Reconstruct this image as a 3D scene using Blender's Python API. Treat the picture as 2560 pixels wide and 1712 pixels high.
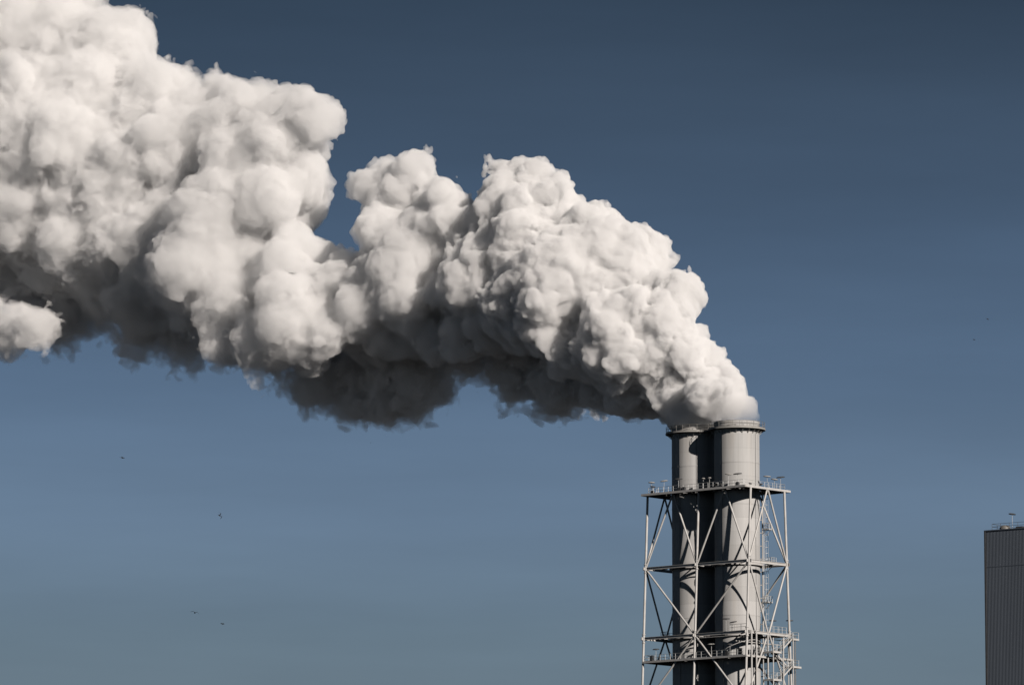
import bpy, bmesh, math, random
import numpy as np
from concurrent.futures import ThreadPoolExecutor
from mathutils import Vector, Matrix

for o in list(bpy.data.objects):
    bpy.data.objects.remove(o)
sc = bpy.context.scene
C = sc.collection
# ---------------------------------------------------------------- camera
cd = bpy.data.cameras.new('camera')
cd.sensor_width = 36.0
cd.lens = 200.0
cd.clip_start = 1.0
cd.clip_end = 30000.0
cam = bpy.data.objects.new('camera', cd)
cam.location = (0, 0, 1.7)
cam.rotation_euler = (math.radians(90 + 7.85), 0, 0)
C.objects.link(cam)
sc.camera = cam
# ---------------------------------------------------------------- sky and sun
SUN_AZ, SUN_EL = 142.0, 24.0        # degrees clockwise from +Y (north), above the horizon
w = bpy.data.worlds.new('World')
sc.world = w
w.use_nodes = True
N, LK = w.node_tree.nodes, w.node_tree.links
N.clear()
out = N.new('ShaderNodeOutputWorld')
bg = N.new('ShaderNodeBackground')
bg.inputs['Strength'].default_value = 0.1
sky = N.new('ShaderNodeTexSky')
sky.sky_type = 'NISHITA'
sky.sun_disc = False
sky.sun_elevation = math.radians(SUN_EL)
sky.sun_rotation = math.radians(SUN_AZ)
sky.dust_density = 0.3
tc = N.new('ShaderNodeTexCoord')
sx = N.new('ShaderNodeSeparateXYZ')
LK.new(tc.outputs['Generated'], sx.inputs[0])
rmp = N.new('ShaderNodeValToRGB')
LK.new(sx.outputs['Z'], rmp.inputs[0])
SKY = [(0.0, (0.1863, 0.2093, 0.2159)), (0.085, (0.1315, 0.1899, 0.2455)), (0.105, (0.135, 0.2031, 0.2958)), (0.13, (0.0948, 0.153, 0.2427)), (0.155, (0.0648, 0.1072, 0.1761)), (0.18, (0.0424, 0.0704, 0.1151)), (0.2, (0.0293, 0.0505, 0.0841)), (0.4, (0.006, 0.0121, 0.0238)), (1.0, (0.004, 0.0081, 0.0157))]
els = rmp.color_ramp.elements
while len(els) < len(SKY):
    els.new(0.5)
for e, (p, c) in zip(els, SKY):
    e.position = p
    e.color = (*c, 1)
gain = N.new('ShaderNodeVectorMath')
gain.operation = 'SCALE'
gain.inputs[3].default_value = 9.0
# faint veils of haze drawn out along the horizon
vm = N.new('ShaderNodeMapping')
vm.inputs['Scale'].default_value = (6, 6, 38)
vm.inputs['Rotation'].default_value = (0, 0.05, 0)
LK.new(tc.outputs['Generated'], vm.inputs[0])
vn = N.new('ShaderNodeTexNoise')
vn.inputs['Scale'].default_value = 1.0
vn.inputs['Detail'].default_value = 5
vn.inputs['Roughness'].default_value = 0.55
LK.new(vm.outputs[0], vn.inputs['Vector'])
vr = N.new('ShaderNodeMapRange')
vr.inputs['From Min'].default_value = 0.35
vr.inputs['From Max'].default_value = 0.7
vr.inputs['To Min'].default_value = 7.9
vr.inputs['To Max'].default_value = 9.4
LK.new(vn.outputs['Fac'], vr.inputs[0])
LK.new(vr.outputs[0], gain.inputs[3])
LK.new(rmp.outputs[0], gain.inputs[0])
share = N.new('ShaderNodeVectorMath')
share.operation = 'SCALE'
share.inputs[3].default_value = 0.008
LK.new(sky.outputs[0], share.inputs[0])
both = N.new('ShaderNodeVectorMath')
both.operation = 'ADD'
LK.new(gain.outputs[0], both.inputs[0])
LK.new(share.outputs[0], both.inputs[1])
LK.new(both.outputs[0], bg.inputs[0])
LK.new(bg.outputs[0], out.inputs[0])
sd = bpy.data.lights.new('sun', 'SUN')
sd.energy = 5.0
sd.angle = math.radians(0.53)
sd.color = (1.0, 0.912, 0.835)
sun = bpy.data.objects.new('sun', sd)
az, el = math.radians(SUN_AZ), math.radians(SUN_EL)
to_sun = Vector((math.sin(az) * math.cos(el), math.cos(az) * math.cos(el), math.sin(el)))
sun.rotation_euler = to_sun.to_track_quat('Z', 'Y').to_euler()
sun.location = (300, 700, 400)
C.objects.link(sun)
sc.view_settings.view_transform = 'Standard'
sc.view_settings.look = 'None'
sc.view_settings.exposure = 0.2
sc.view_settings.gamma = 1.0
sc.cycles.volume_bounces = 6
sc.cycles.diffuse_bounces = 0
sc.cycles.max_bounces = 16

# ---------------------------------------------------------------- helpers
def tag(o, label=None, cat=None, group=None, kind=None):
    if label: o['label'] = label
    if cat: o['category'] = cat
    if group: o['group'] = group
    if kind: o['kind'] = kind
    return o


def empty(name, loc, rz=0.0):
    o = bpy.data.objects.new(name, None)
    o.empty_display_size = 0.5
    o.location = loc
    o.rotation_euler = (0, 0, rz)
    C.objects.link(o)
    return o


class MB:
    """collects shapes, then links them as ONE mesh object"""
    def __init__(self):
        self.v, self.f, self.sm = [], [], []

    def add(self, vs, fs, smooth=False):
        k = len(self.v)
        self.v += [tuple(p) for p in vs]
        self.f += [tuple(i + k for i in f) for f in fs]
        self.sm += [smooth] * len(fs)
        return self

    def tube(self, p0, p1, r, n=10, r1=None, caps=True):
        p0, p1 = Vector(p0), Vector(p1)
        r1 = r if r1 is None else r1
        d = (p1 - p0).normalized()
        a = d.orthogonal().normalized() if abs(d.z) < 0.99 else Vector((1, 0, 0))
        a = (a - d * a.dot(d)).normalized()
        b = d.cross(a)
        vs = [p0 + (a * math.cos(t) + b * math.sin(t)) * r for t in [2 * math.pi * i / n for i in range(n)]]
        vs += [p1 + (a * math.cos(t) + b * math.sin(t)) * r1 for t in [2 * math.pi * i / n for i in range(n)]]
        self.add(vs, [(i, (i + 1) % n, n + (i + 1) % n, n + i) for i in range(n)], True)
        if caps:
            self.add(vs, [tuple(range(n - 1, -1, -1)), tuple(range(n, 2 * n))])
        return self

    def box(self, x0, x1, y0, y1, z0, z1):
        vs = [(x, y, z) for x in (x0, x1) for y in (y0, y1) for z in (z0, z1)]
        return self.add(vs, [(0, 1, 3, 2), (4, 6, 7, 5), (0, 4, 5, 1), (2, 3, 7, 6), (0, 2, 6, 4), (1, 5, 7, 3)])

    def bar(self, p0, p1, w, h):
        """rectangular beam, w across, h upright"""
        p0, p1 = Vector(p0), Vector(p1)
        d = (p1 - p0).normalized()
        s = d.cross(Vector((0, 0, 1)))
        s = s.normalized() if s.length > 1e-4 else Vector((1, 0, 0))
        u = s.cross(d)
        vs = [p + s * (i * w / 2) + u * (j * h / 2) for p in (p0, p1) for i, j in ((-1, -1), (1, -1), (1, 1), (-1, 1))]
        return self.add(vs, [(3, 2, 1, 0), (4, 5, 6, 7), (0, 1, 5, 4), (1, 2, 6, 5), (2, 3, 7, 6), (3, 0, 4, 7)])

    def lathe(self, prof, cx=0, cy=0, n=72, closed=False):
        vs = [(cx + r * math.cos(2 * math.pi * i / n), cy + r * math.sin(2 * math.pi * i / n), z) for r, z in prof for i in range(n)]
        m = len(prof)
        fs = []
        for j in range(m if closed else m - 1):
            k = (j + 1) % m
            for i in range(n):
                i2 = (i + 1) % n
                fs.append((j * n + i, j * n + i2, k * n + i2, k * n + i))
        return self.add(vs, fs, True)

    def build(self, name, mat, parent=None, loc=None, sharp=35):
        me = bpy.data.meshes.new(name)
        me.from_pydata(self.v, [], self.f)
        bm = bmesh.new()
        bm.from_mesh(me)
        bmesh.ops.remove_doubles(bm, verts=bm.verts, dist=1e-5)
        bmesh.ops.recalc_face_normals(bm, faces=bm.faces)
        ca = math.radians(sharp)
        for e in bm.edges:
            e.smooth = len(e.link_faces) == 2 and e.calc_face_angle(0) < ca
        for f in bm.faces:
            f.smooth = True
        bm.to_mesh(me)
        bm.free()
        me.materials.append(mat)
        o = bpy.data.objects.new(name, me)
        C.objects.link(o)
        if parent: o.parent = parent
        if loc: o.location = loc
        return o


def material(name, col, rough=0.6, metal=0.0, var=0.12, scale=0.6, stretch=(1, 1, 0.25), dirt=None, bands=0.0, bump=0.0, soot=False):
    m = bpy.data.materials.new(name)
    m.use_nodes = True
    nt = m.node_tree
    b = nt.nodes['Principled BSDF']
    b.inputs['Roughness'].default_value = rough
    b.inputs['Metallic'].default_value = metal
    tc = nt.nodes.new('ShaderNodeTexCoord')
    mp = nt.nodes.new('ShaderNodeMapping')
    mp.inputs['Scale'].default_value = tuple(scale * s for s in stretch)
    nt.links.new(tc.outputs['Object'], mp.inputs[0])
    nz = nt.nodes.new('ShaderNodeTexNoise')
    nz.inputs['Scale'].default_value = 1.0
    nz.inputs['Detail'].default_value = 6
    nz.inputs['Roughness'].default_value = 0.6
    nt.links.new(mp.outputs[0], nz.inputs['Vector'])
    mr = nt.nodes.new('ShaderNodeMapRange')
    mr.inputs['From Min'].default_value = 0.3
    mr.inputs['From Max'].default_value = 0.7
    mr.inputs['To Min'].default_value = 1 - var
    mr.inputs['To Max'].default_value = 1 + var * 0.5
    nt.links.new(nz.outputs['Fac'], mr.inputs[0])
    last = mr.outputs[0]
    if bands:
        sx = nt.nodes.new('ShaderNodeSeparateXYZ')
        nt.links.new(tc.outputs['Object'], sx.inputs[0])
        # ring seams every 2.45 m, and each lift of concrete a slightly different tone
        dv = nt.nodes.new('ShaderNodeMath'); dv.operation = 'DIVIDE'; dv.inputs[1].default_value = 2.45
        nt.links.new(sx.outputs['Z'], dv.inputs[0])
        fl = nt.nodes.new('ShaderNodeMath'); fl.operation = 'FLOOR'
        nt.links.new(dv.outputs[0], fl.inputs[0])
        wn = nt.nodes.new('ShaderNodeTexWhiteNoise'); wn.noise_dimensions = '1D'
        nt.links.new(fl.outputs[0], wn.inputs['W'])
        m1 = nt.nodes.new('ShaderNodeMapRange')
        m1.inputs['To Min'].default_value = 1 - bands
        m1.inputs['To Max'].default_value = 1 + bands * 0.4
        nt.links.new(wn.outputs['Value'], m1.inputs[0])
        fr = nt.nodes.new('ShaderNodeMath'); fr.operation = 'FRACT'
        nt.links.new(dv.outputs[0], fr.inputs[0])
        lt = nt.nodes.new('ShaderNodeMath'); lt.operation = 'LESS_THAN'; lt.inputs[1].default_value = 0.035
        nt.links.new(fr.outputs[0], lt.inputs[0])
        m2 = nt.nodes.new('ShaderNodeMapRange')
        m2.inputs['To Min'].default_value = 1.0
        m2.inputs['To Max'].default_value = 0.88
        nt.links.new(lt.outputs[0], m2.inputs[0])
        for s in (m1, m2):
            mu = nt.nodes.new('ShaderNodeMath'); mu.operation = 'MULTIPLY'
            nt.links.new(last, mu.inputs[0])
            nt.links.new(s.outputs[0], mu.inputs[1])
            last = mu.outputs[0]
    if soot:
        sz = nt.nodes.new('ShaderNodeSeparateXYZ')
        nt.links.new(tc.outputs['Object'], sz.inputs[0])
        ms = nt.nodes.new('ShaderNodeMapping')
        ms.inputs['Scale'].default_value = (2.2, 2.2, 0.07)
        nt.links.new(tc.outputs['Object'], ms.inputs[0])
        ns = nt.nodes.new('ShaderNodeTexNoise')
        ns.inputs['Scale'].default_value = 1.0
        ns.inputs['Detail'].default_value = 5
        nt.links.new(ms.outputs[0], ns.inputs['Vector'])
        rs = nt.nodes.new('ShaderNodeMapRange')
        rs.inputs['From Min'].default_value = 0.45
        rs.inputs['From Max'].default_value = 0.8
        rs.inputs['To Max'].default_value = 0.35
        nt.links.new(ns.outputs['Fac'], rs.inputs[0])
        zt = nt.nodes.new('ShaderNodeMapRange')
        zt.inputs['From Min'].default_value = 118
        zt.inputs['From Max'].default_value = 124
        zt.inputs['To Min'].default_value = 0.35
        nt.links.new(sz.outputs['Z'], zt.inputs[0])
        m3 = nt.nodes.new('ShaderNodeMath'); m3.operation = 'MULTIPLY'
        nt.links.new(rs.outputs[0], m3.inputs[0]); nt.links.new(zt.outputs[0], m3.inputs[1])
        m4 = nt.nodes.new('ShaderNodeMath'); m4.operation = 'SUBTRACT'; m4.inputs[0].default_value = 1.0
        nt.links.new(m3.outputs[0], m4.inputs[1])
        m5 = nt.nodes.new('ShaderNodeMath'); m5.operation = 'MULTIPLY'
        nt.links.new(last, m5.inputs[0]); nt.links.new(m4.outputs[0], m5.inputs[1])
        last = m5.outputs[0]
    sc_ = nt.nodes.new('ShaderNodeVectorMath'); sc_.operation = 'SCALE'
    sc_.inputs[0].default_value = col
    nt.links.new(last, sc_.inputs[3])
    fin = sc_.outputs[0]
    if dirt:
        n2 = nt.nodes.new('ShaderNodeTexNoise')
        n2.inputs['Scale'].default_value = 0.9
        n2.inputs['Detail'].default_value = 8
        nt.links.new(mp.outputs[0], n2.inputs['Vector'])
        r2 = nt.nodes.new('ShaderNodeMapRange')
        r2.inputs['From Min'].default_value = 0.55
        r2.inputs['From Max'].default_value = 0.75
        nt.links.new(n2.outputs['Fac'], r2.inputs[0])
        mx = nt.nodes.new('ShaderNodeMix'); mx.data_type = 'RGBA'
        mx.inputs[7].default_value = (*dirt, 1)
        ml = nt.nodes.new('ShaderNodeMath'); ml.operation = 'MULTIPLY'; ml.inputs[1].default_value = 0.5
        nt.links.new(r2.outputs[0], ml.inputs[0])
        nt.links.new(ml.outputs[0], mx.inputs[0])
        nt.links.new(fin, mx.inputs[6])
        fin = mx.outputs[2]
    nt.links.new(fin, b.inputs['Base Color'])
    if bump:
        bp = nt.nodes.new('ShaderNodeBump')
        bp.inputs['Strength'].default_value = bump
        bp.inputs['Distance'].default_value = 0.02
        nt.links.new(nz.outputs['Fac'], bp.inputs['Height'])
        nt.links.new(bp.outputs[0], b.inputs['Normal'])
    return m


M_SHAFT = material('painted_shaft', (0.39, 0.39, 0.385), 0.75, 0, 0.10, 0.5, (1, 1, 0.12), (0.40, 0.37, 0.33), bands=0.10, soot=True)
M_STEEL = material('pale_painted_steel', (0.43, 0.425, 0.415), 0.5, 0, 0.16, 1.2, (1, 1, 0.6), (0.30, 0.26, 0.21))
M_DECK = material('grey_deck_steel', (0.30, 0.295, 0.28), 0.6, 0, 0.2, 1.0, (1, 1, 1))
M_DARK = material('dark_steel', (0.06, 0.062, 0.066), 0.6, 0.2, 0.2, 1.0, (1, 1, 1))
M_RAIL = material('galvanised_rail', (0.42, 0.43, 0.43), 0.45, 0.3, 0.15, 1.5, (1, 1, 1))
M_GALV = material('weathered_rail', (0.16, 0.155, 0.145), 0.6, 0.2, 0.2, 1.5, (1, 1, 1))
M_CLAD = material('dark_cladding', (0.078, 0.094, 0.118), 0.5, 0.0, 0.14, 0.12, (1, 1, 0.3))
M_BIRD = material('dark_feathers', (0.008, 0.008, 0.009), 0.8, 0, 0.2, 8, (1, 1, 1))
M_GROUND = material('ground_soil', (0.012, 0.015, 0.019), 0.95, 0, 0.4, 0.01, (1, 1, 1))

# ---------------------------------------------------------------- ground
g = MB()
g.add([(-16000, -4000, 0), (16000, -4000, 0), (16000, 26000, 0), (-16000, 26000, 0)], [(0, 1, 2, 3)])
tag(g.build('ground', M_GROUND), kind='structure')

# ---------------------------------------------------------------- tower frame of reference
ROT = math.radians(-41)
O = Vector((36.05, 1001.15, 0))
SX = 4.85                                   # half the spacing of the two shafts


def local(x, y, z):
    return O + Matrix.Rotation(ROT, 3, 'Z') @ Vector((x, y, z))


def ring_rail(mb, r, z, n, h=1.1, t=0.032):
    for zz, tt in ((h, t), (h * 0.55, t * 0.8)):
        pts = [(r * math.cos(2 * math.pi * i / 48), r * math.sin(2 * math.pi * i / 48), z + zz) for i in range(49)]
        for a, b in zip(pts, pts[1:]):
            mb.tube(a, b, tt, 5, caps=False)
    for i in range(n):
        a = 2 * math.pi * i / n
        mb.tube((r * math.cos(a), r * math.sin(a), z), (r * math.cos(a), r * math.sin(a), z + h), t * 1.2, 5)
    mb.lathe([(r + 0.01, z), (r + 0.01, z + 0.16), (r - 0.01, z + 0.16), (r - 0.01, z)], n=64, closed=True)


def make_chimney(x, label, ladder_angles):
    root = empty('chimney', local(x, 0, 0), ROT)
    tag(root, label, 'chimney', 'twin chimney shafts in the steel tower')
    T = 125.0
    R = 4.0
    s = MB()
    prof = [(R, 0)]
    for z in (31.9, 61.3, 90.7, 110.3, 117.65):          # faint lap joints of the shaft sections
        prof += [(R, z - 0.12), (R + 0.03, z - 0.12), (R + 0.03, z + 0.12), (R, z + 0.12)]
    prof += [(R, T - 0.35), (R + 0.07, T - 0.35), (R + 0.07, T), (R - 0.35, T), (R - 0.35, T - 30)]
    s.lathe(prof, n=96)
    s.build('shaft', M_SHAFT, root)
    gz = 123.72
    ga = MB()
    ga.lathe([(R, gz - 0.03), (5.05, gz - 0.03), (5.05, gz + 0.06), (R, gz + 0.06)], n=72, closed=True)
    ga.lathe([(5.05, gz - 0.16), (5.1, gz - 0.16), (5.1, gz + 0.08), (5.05, gz + 0.08)], n=72, closed=True)
    gal = ga.build('gallery_deck', M_DECK, root)
    rl = MB()
    ring_rail(rl, 5.0, gz + 0.06, 24)
    rl.build('railing', M_GALV, gal)
    for i in range(24):
        a = 2 * math.pi * (i + 0.5) / 24
        c, d = math.cos(a), math.sin(a)
        b = MB()
        b.bar((R * c, R * d, gz - 0.1), (5.0 * c, 5.0 * d, gz - 0.1), 0.1, 0.14)
        b.bar((R * c, R * d, gz - 0.95), (4.85 * c, 4.85 * d, gz - 0.14), 0.08, 0.1)
        b.build('bracket', M_DECK, gal)
    for a in ladder_angles:                                # conductor strips running down the shaft
        c, d = math.cos(a) * (R + 0.05), math.sin(a) * (R + 0.05)
        MB().tube((c, d, 0), (c, d, gz - 0.2), 0.03, 6).build('conductor', M_DARK, root)
    return root


TV = math.radians(-49)                                      # towards the camera, in the local frame
make_chimney(-SX, 'left of the two pale chimneys, half shaded by its neighbour and by smoke', (TV - 0.72, TV + 0.06))
make_chimney(SX, 'right of the two pale chimneys, sunlit with a bright railed gallery at its mouth', (TV - 0.72, TV + 0.9))

# ---------------------------------------------------------------- steel tower round the shafts
tower = empty('steel_tower', local(0, 0, 0), ROT)
tag(tower, 'pale lattice steel tower with platforms carrying both chimney shafts', 'tower')
LX = 11.7
ZT, Z1, Z2, Z3, Z4 = 112.62, 99.75, 87.3, 83.2, 74.8


def hy(z):                                                  # half depth of the splayed frame
    return 4.75 + (ZT - z) * 0.048


LV = [ZT, Z1, Z2, Z4, 62.3, 49.8, 37.3, 24.8, 12.4, 0.0]
R_LEG, R_BR = 0.215, 0.165
for x in (-LX, 0, LX):
    for s in (-1, 1):
        MB().tube((x, s * hy(0), 0), (x, s * hy(ZT), ZT), R_LEG, 14).build('leg', M_STEEL, tower)


def node(x, y, z):
    """flanged joint of legs and braces"""
    m = MB()
    for dz in (-0.75, 0.75):
        m.tube((x, y, z + dz - 0.06), (x, y, z + dz + 0.06), 0.34, 14)
    m.tube((x, y, z - 0.7), (x, y, z + 0.7), 0.25, 14)
    m.box(x - 0.6, x + 0.6, y - 0.03, y + 0.03, z - 0.26, z + 0.26)
    m.box(x - 0.03, x + 0.03, y - 0.6, y + 0.6, z - 0.24, z + 0.24)
    m.build('joint', M_STEEL, tower)


def brace(p0, p1, r=R_BR, gap=0.45):
    p0, p1 = Vector(p0), Vector(p1)
    d = (p1 - p0).normalized()
    MB().tube(p0 + d * gap, p1 - d * gap, r, 12).build('brace', M_STEEL, tower)


def beam(p0, p1, w=0.3, h=0.5, gap=0.5):
    p0, p1 = Vector(p0), Vector(p1)
    d = (p1 - p0).normalized()
    m = MB()
    p0, p1 = p0 + d * gap, p1 - d * gap
    up = Vector((0, 0, 1))
    m.bar(p0 + up * (h / 2 - 0.03), p1 + up * (h / 2 - 0.03), w, 0.06)
    m.bar(p0 - up * (h / 2 - 0.03), p1 - up * (h / 2 - 0.03), w, 0.06)
    m.bar(p0, p1, 0.05, h - 0.14)
    m.build('beam', M_STEEL, tower)


def face_nodes(z):
    y = hy(z)
    return y


for i, z in enumerate(LV[1:9]):
    y = hy(z)
    for x in (-LX, 0, LX):
        for s in (-1, 1):
            if i < 4: node(x, s * y, z)
    for s in (-1, 1):
        beam((-LX, s * y, z), (0, s * y, z))
        beam((0, s * y, z), (LX, s * y, z))
    for x in (-LX, LX):
        beam((x, -y, z), (x, y, z))
    if i < 4:
        # horizontal bracing towards the shafts and the guide collars that hold them
        beam((0, -y, z), (0, y, z), 0.25, 0.4)
        for sx in (-1, 1):
            for s in (-1, 1):
                brace((sx * LX, s * y, z - 0.05), (sx * (SX + 3.1), s * 3.1, z - 0.05), 0.12)
                brace((0, s * y, z - 0.05), (sx * (SX - 2.7), s * 3.4, z - 0.05), 0.12)
            c = MB()
            c.lathe([(4.06, z - 0.25), (4.5, z - 0.25), (4.5, z + 0.22), (4.06, z + 0.22)], sx * SX, 0, 72, True)
            c.build('guide_collar', M_STEEL, tower)
for k in range(len(LV) - 1):
    za, zb = LV[k], LV[k + 1]                                # upper, lower
    ya, yb = hy(za), hy(zb)
    for s in (-1, 1):
        if k == 0:                                           # peaks under the top platform
            for xc in (-LX / 2, LX / 2):
                for d in (-1, 1):
                    brace((xc + d * 0.12, s * ya, za), (xc + d * LX / 2, s * yb, zb), gap=0.1)
        elif k % 2 == 1:                                     # one big V per side
            for d in (-1, 1):
                brace((d * LX, s * ya, za), (0, s * yb, zb))
        else:
            for d in (-1, 1):
                brace((0, s * ya, za), (d * LX, s * yb, zb))
    for x in (-LX, LX):
        if k == 0 or k % 2 == 0:
            for d in (-1, 1):
                brace((x, d * 0.12, za), (x, d * yb, zb), gap=0.1)
        else:
            for d in (-1, 1):
                brace((x, d * ya, za), (x, d * 0.12, zb), gap=0.1)


def railing(mb, pts, z, h=1.1, step=1.15, t=0.032, toe=True):
    for a, b in zip(pts, pts[1:]):
        a, b = Vector((*a, z)), Vector((*b, z))
        n = max(1, round((b - a).length / step))
        up = Vector((0, 0, 1))
        for q in (h, h * 0.55):
            mb.tube(a + up * q, b + up * q, t, 6)
        if toe:
            mb.bar(a + up * 0.09, b + up * 0.09, 0.015, 0.15)
        for i in range(n + 1):
            p = a.lerp(b, i / n)
            mb.tube(p, p + up * h, t * 1.25, 6)


def platform(z, x0, x1, y0, y1, th, name='platform', rail_inset=1.35, gaps=None, fascia=0.38, joists=True):
    """a deck with openings for the shafts (built as strips), fascia beams and joists"""
    m = MB()
    H = 4.35
    t0, t1 = z - 0.05, z
    xs = [x0, -SX - H, -SX + H, SX - H, SX + H, x1]
    m.box(x0, x1, y0, -H, t0, t1)
    m.box(x0, x1, H, y1, t0, t1)
    m.box(xs[0], xs[1], -H, H, t0, t1)
    m.box(xs[2], xs[3], -H, H, t0, t1)
    m.box(xs[4], xs[5], -H, H, t0, t1)
    for cx in (-SX, SX):                                     # corner fillets of the openings
        for qx in (-1, 1):
            for qy in (-1, 1):
                arc = [(cx + qx * 4.2 * math.cos(a), qy * 4.2 * math.sin(a)) for a in [math.pi / 2 * i / 8 for i in range(9)]]
                loop = [(cx + qx * H, qy * H)] + arc
                vs = [(p[0], p[1], t0) for p in loop] + [(p[0], p[1], t1) for p in loop]
                n = len(loop)
                m.add(vs, [tuple(range(n)), tuple(range(2 * n - 1, n - 1, -1))] + [(i, (i + 1) % n, n + (i + 1) % n, n + i) for i in range(n)])
    deck = m.build(name, M_DECK, tower)
    f = MB()
    b = z - th
    for (a0, a1) in (((x0, y0), (x1, y0)), ((x0, y1), (x1, y1))):
        f.bar((a0[0], a0[1], z - fascia / 2 + 0.03), (a1[0], a1[1], z - fascia / 2 + 0.03), 0.14, fascia)
    for x in (x0, x1):
        f.bar((x, y0 + 0.08, z - fascia / 2 + 0.027), (x, y1 - 0.08, z - fascia / 2 + 0.027), 0.14, fascia - 0.01)
    f.build('edge_beam', M_STEEL, deck)
    if joists:
        n = int((x1 - x0) / 1.9)
        j = MB()
        for i in range(1, n):
            x = x0 + (x1 - x0) * i / n
            if min(abs(x - SX), abs(x + SX)) < 4.4:
                hy_ = math.sqrt(max(0, 4.45 ** 2 - min(abs(x - SX), abs(x + SX)) ** 2))
                j.bar((x, y0 + 0.1, z - 0.22), (x, -hy_, z - 0.22), 0.1, 0.3)
                j.bar((x, y1 - 0.1, z - 0.22), (x, hy_, z - 0.22), 0.1, 0.3)
            else:
                j.bar((x, y0 + 0.1, z - 0.22), (x, y1 - 0.1, z - 0.22), 0.1, 0.3)
        j.build('joists', M_DECK, deck)
    return deck


# top platform and its railings
dk = platform(112.95, -11.8, 11.8, -6.4, 6.4, 0.4)
I = 0.95
r = MB(); railing(r, [(-10.9, -6.4 + I), (10.6, -6.4 + I)], 112.95); r.build('railing', M_RAIL, dk)
r = MB(); railing(r, [(10.9, -6.4 + I), (10.9, 6.4 - 0.5)], 112.95); r.build('railing', M_RAIL, dk)
r = MB(); railing(r, [(-10.9, 6.4 - 0.5), (10.9, 6.4 - 0.5)], 112.95); r.build('railing', M_RAIL, dk)
r = MB(); railing(r, [(-10.9, -6.4 + I), (-10.9, 6.4 - 0.5)], 112.95); r.build('railing', M_RAIL, dk)
for (x, y) in ((-10.9, 4.4), (-10.2, -5.2), (-3.1, -6.2), (-2.2, -6.2), (9.9, -6.2)):   # small equipment on the edge
    b = MB(); b.box(x - 0.3, x + 0.3, y - 0.2, y + 0.25, 113.0, 113.45); b.box(x - 0.22, x + 0.22, y - 0.14, y + 0.2, 113.45, 113.6)
    b.build('cable_box', M_DARK, dk)

# lower working platform just under the second ring of beams
y3 = hy(Z3) + 0.3
dk3 = platform(Z3, -LX + 0.1, LX + 0.2, -y3, y3, 0.4, fascia=0.32)
for pts in ([(-11.3, -y3 + 0.3), (10.9, -y3 + 0.3)], [(-11.3, y3 - 0.3), (11.3, y3 - 0.3)], [(-11.3, -y3 + 0.3), (-11.3, y3 - 0.3)], [(11.4, -y3 + 0.5), (11.4, 0.4)]):
    r = MB(); railing(r, pts, Z3); r.build('railing', M_RAIL, dk3)
# walkway on the upper beams at the sunny end and behind the left shaft
y2 = hy(Z2)
w2 = MB(); w2.box(7.6, 11.35, -y2 + 0.3, -4.7, Z2 + 0.27, Z2 + 0.33); w2.box(9.6, 11.35, -4.7, y2 - 0.3, Z2 + 0.27, Z2 + 0.33)
wk = w2.build('walkway', M_DECK, tower)
for pts in ([(7.6, -4.7), (7.6, -y2 + 0.35), (11.3, -y2 + 0.35)], [(11.3, 0.9), (11.3, y2 - 0.4), (9.7, y2 - 0.4)]):
    r = MB(); railing(r, pts, Z2 + 0.33, toe=False); r.build('railing', M_RAIL, wk)
w2 = MB(); w2.box(-11.3, -9.3, -1.9, y2 - 0.3, Z2 + 0.27, Z2 + 0.33)
wk = w2.build('walkway', M_DECK, tower)
r = MB(); railing(r, [(-11.2, -1.8), (-11.2, y2 - 0.4)], Z2 + 0.33, toe=False); railing(r, [(-11.2, -1.8), (-9.4, -1.8)], Z2 + 0.33, toe=False)
r.build('railing', M_RAIL, wk)
for (x, y, z0, z1, rr) in ((12.2, -5.35, 0, Z2 + 0.3, 0.15), (12.2, -4.0, 0, Z2 + 0.3, 0.15), (LX + 0.35, -0.6, 0, Z2 - 0.3, 0.15), (13.9, 1.4, 0, 86.5, 0.13)):
    MB().tube((x, y, z0), (x, y, z1), rr, 10).build('post', M_STEEL, tower)

# cable ladder climbing beside the far right leg, pipes and boxes between the lower levels
cb = MB()
for dy in (-0.2, 0.2):
    cb.bar((12.0, 7.3 + dy, 20), (12.0, 7.0 + dy, Z2 + 0.2), 0.07, 0.07)
for i in range(150):
    z = 20.4 + 0.45 * i
    if z < Z2: cb.bar((12.0, 7.1, z), (12.0, 7.5, z), 0.05, 0.06)
cb.tube((12.12, 7.25, 20), (12.12, 7.0, Z2), 0.06, 8)
cb.build('cable_ladder', M_GALV, tower)
for (xa, ya, xb, yb, z, rr) in ((9.2, -6.0, 9.2, 6.0, Z3 + 2.6, 0.09), (10.4, -6.2, 10.4, 5.5, Z3 + 3.3, 0.07), (9.9, -6.2, 1.5, -6.2, Z3 + 3.5, 0.06)):
    MB().tube((xa, ya, z), (xb, yb, z), rr, 8).build('pipe', M_STEEL, tower)
for (x, y, w_, h_) in ((9.7, -5.7, 0.5, 1.1), (10.8, -4.6, 0.4, 0.8), (10.9, -1.8, 0.5, 1.4), (7.3, -6.1, 0.35, 0.7), (-9.8, -6.0, 0.3, 0.8)):
    b = MB(); b.box(x - w_, x + w_, y - 0.22, y + 0.22, Z3 + 0.15, Z3 + 0.15 + h_); b.box(x - w_ - .03, x + w_ + .03, y - 0.25, y + 0.25, Z3 + 0.15 + h_, Z3 + 0.2 + h_)
    b.build('equipment_box', M_DECK if x > 10.85 else M_DARK, tower)

# ---------------------------------------------------------------- stairs on the sunny end
st = empty('steel_staircase', local(13.0, 2.6, 0), ROT)
tag(st, 'zigzag steel staircase with railed landings on the right side of the lattice tower', 'staircase')
SY0, SY1 = -1.55, 1.75                                       # ends of a flight, local to the staircase


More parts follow.
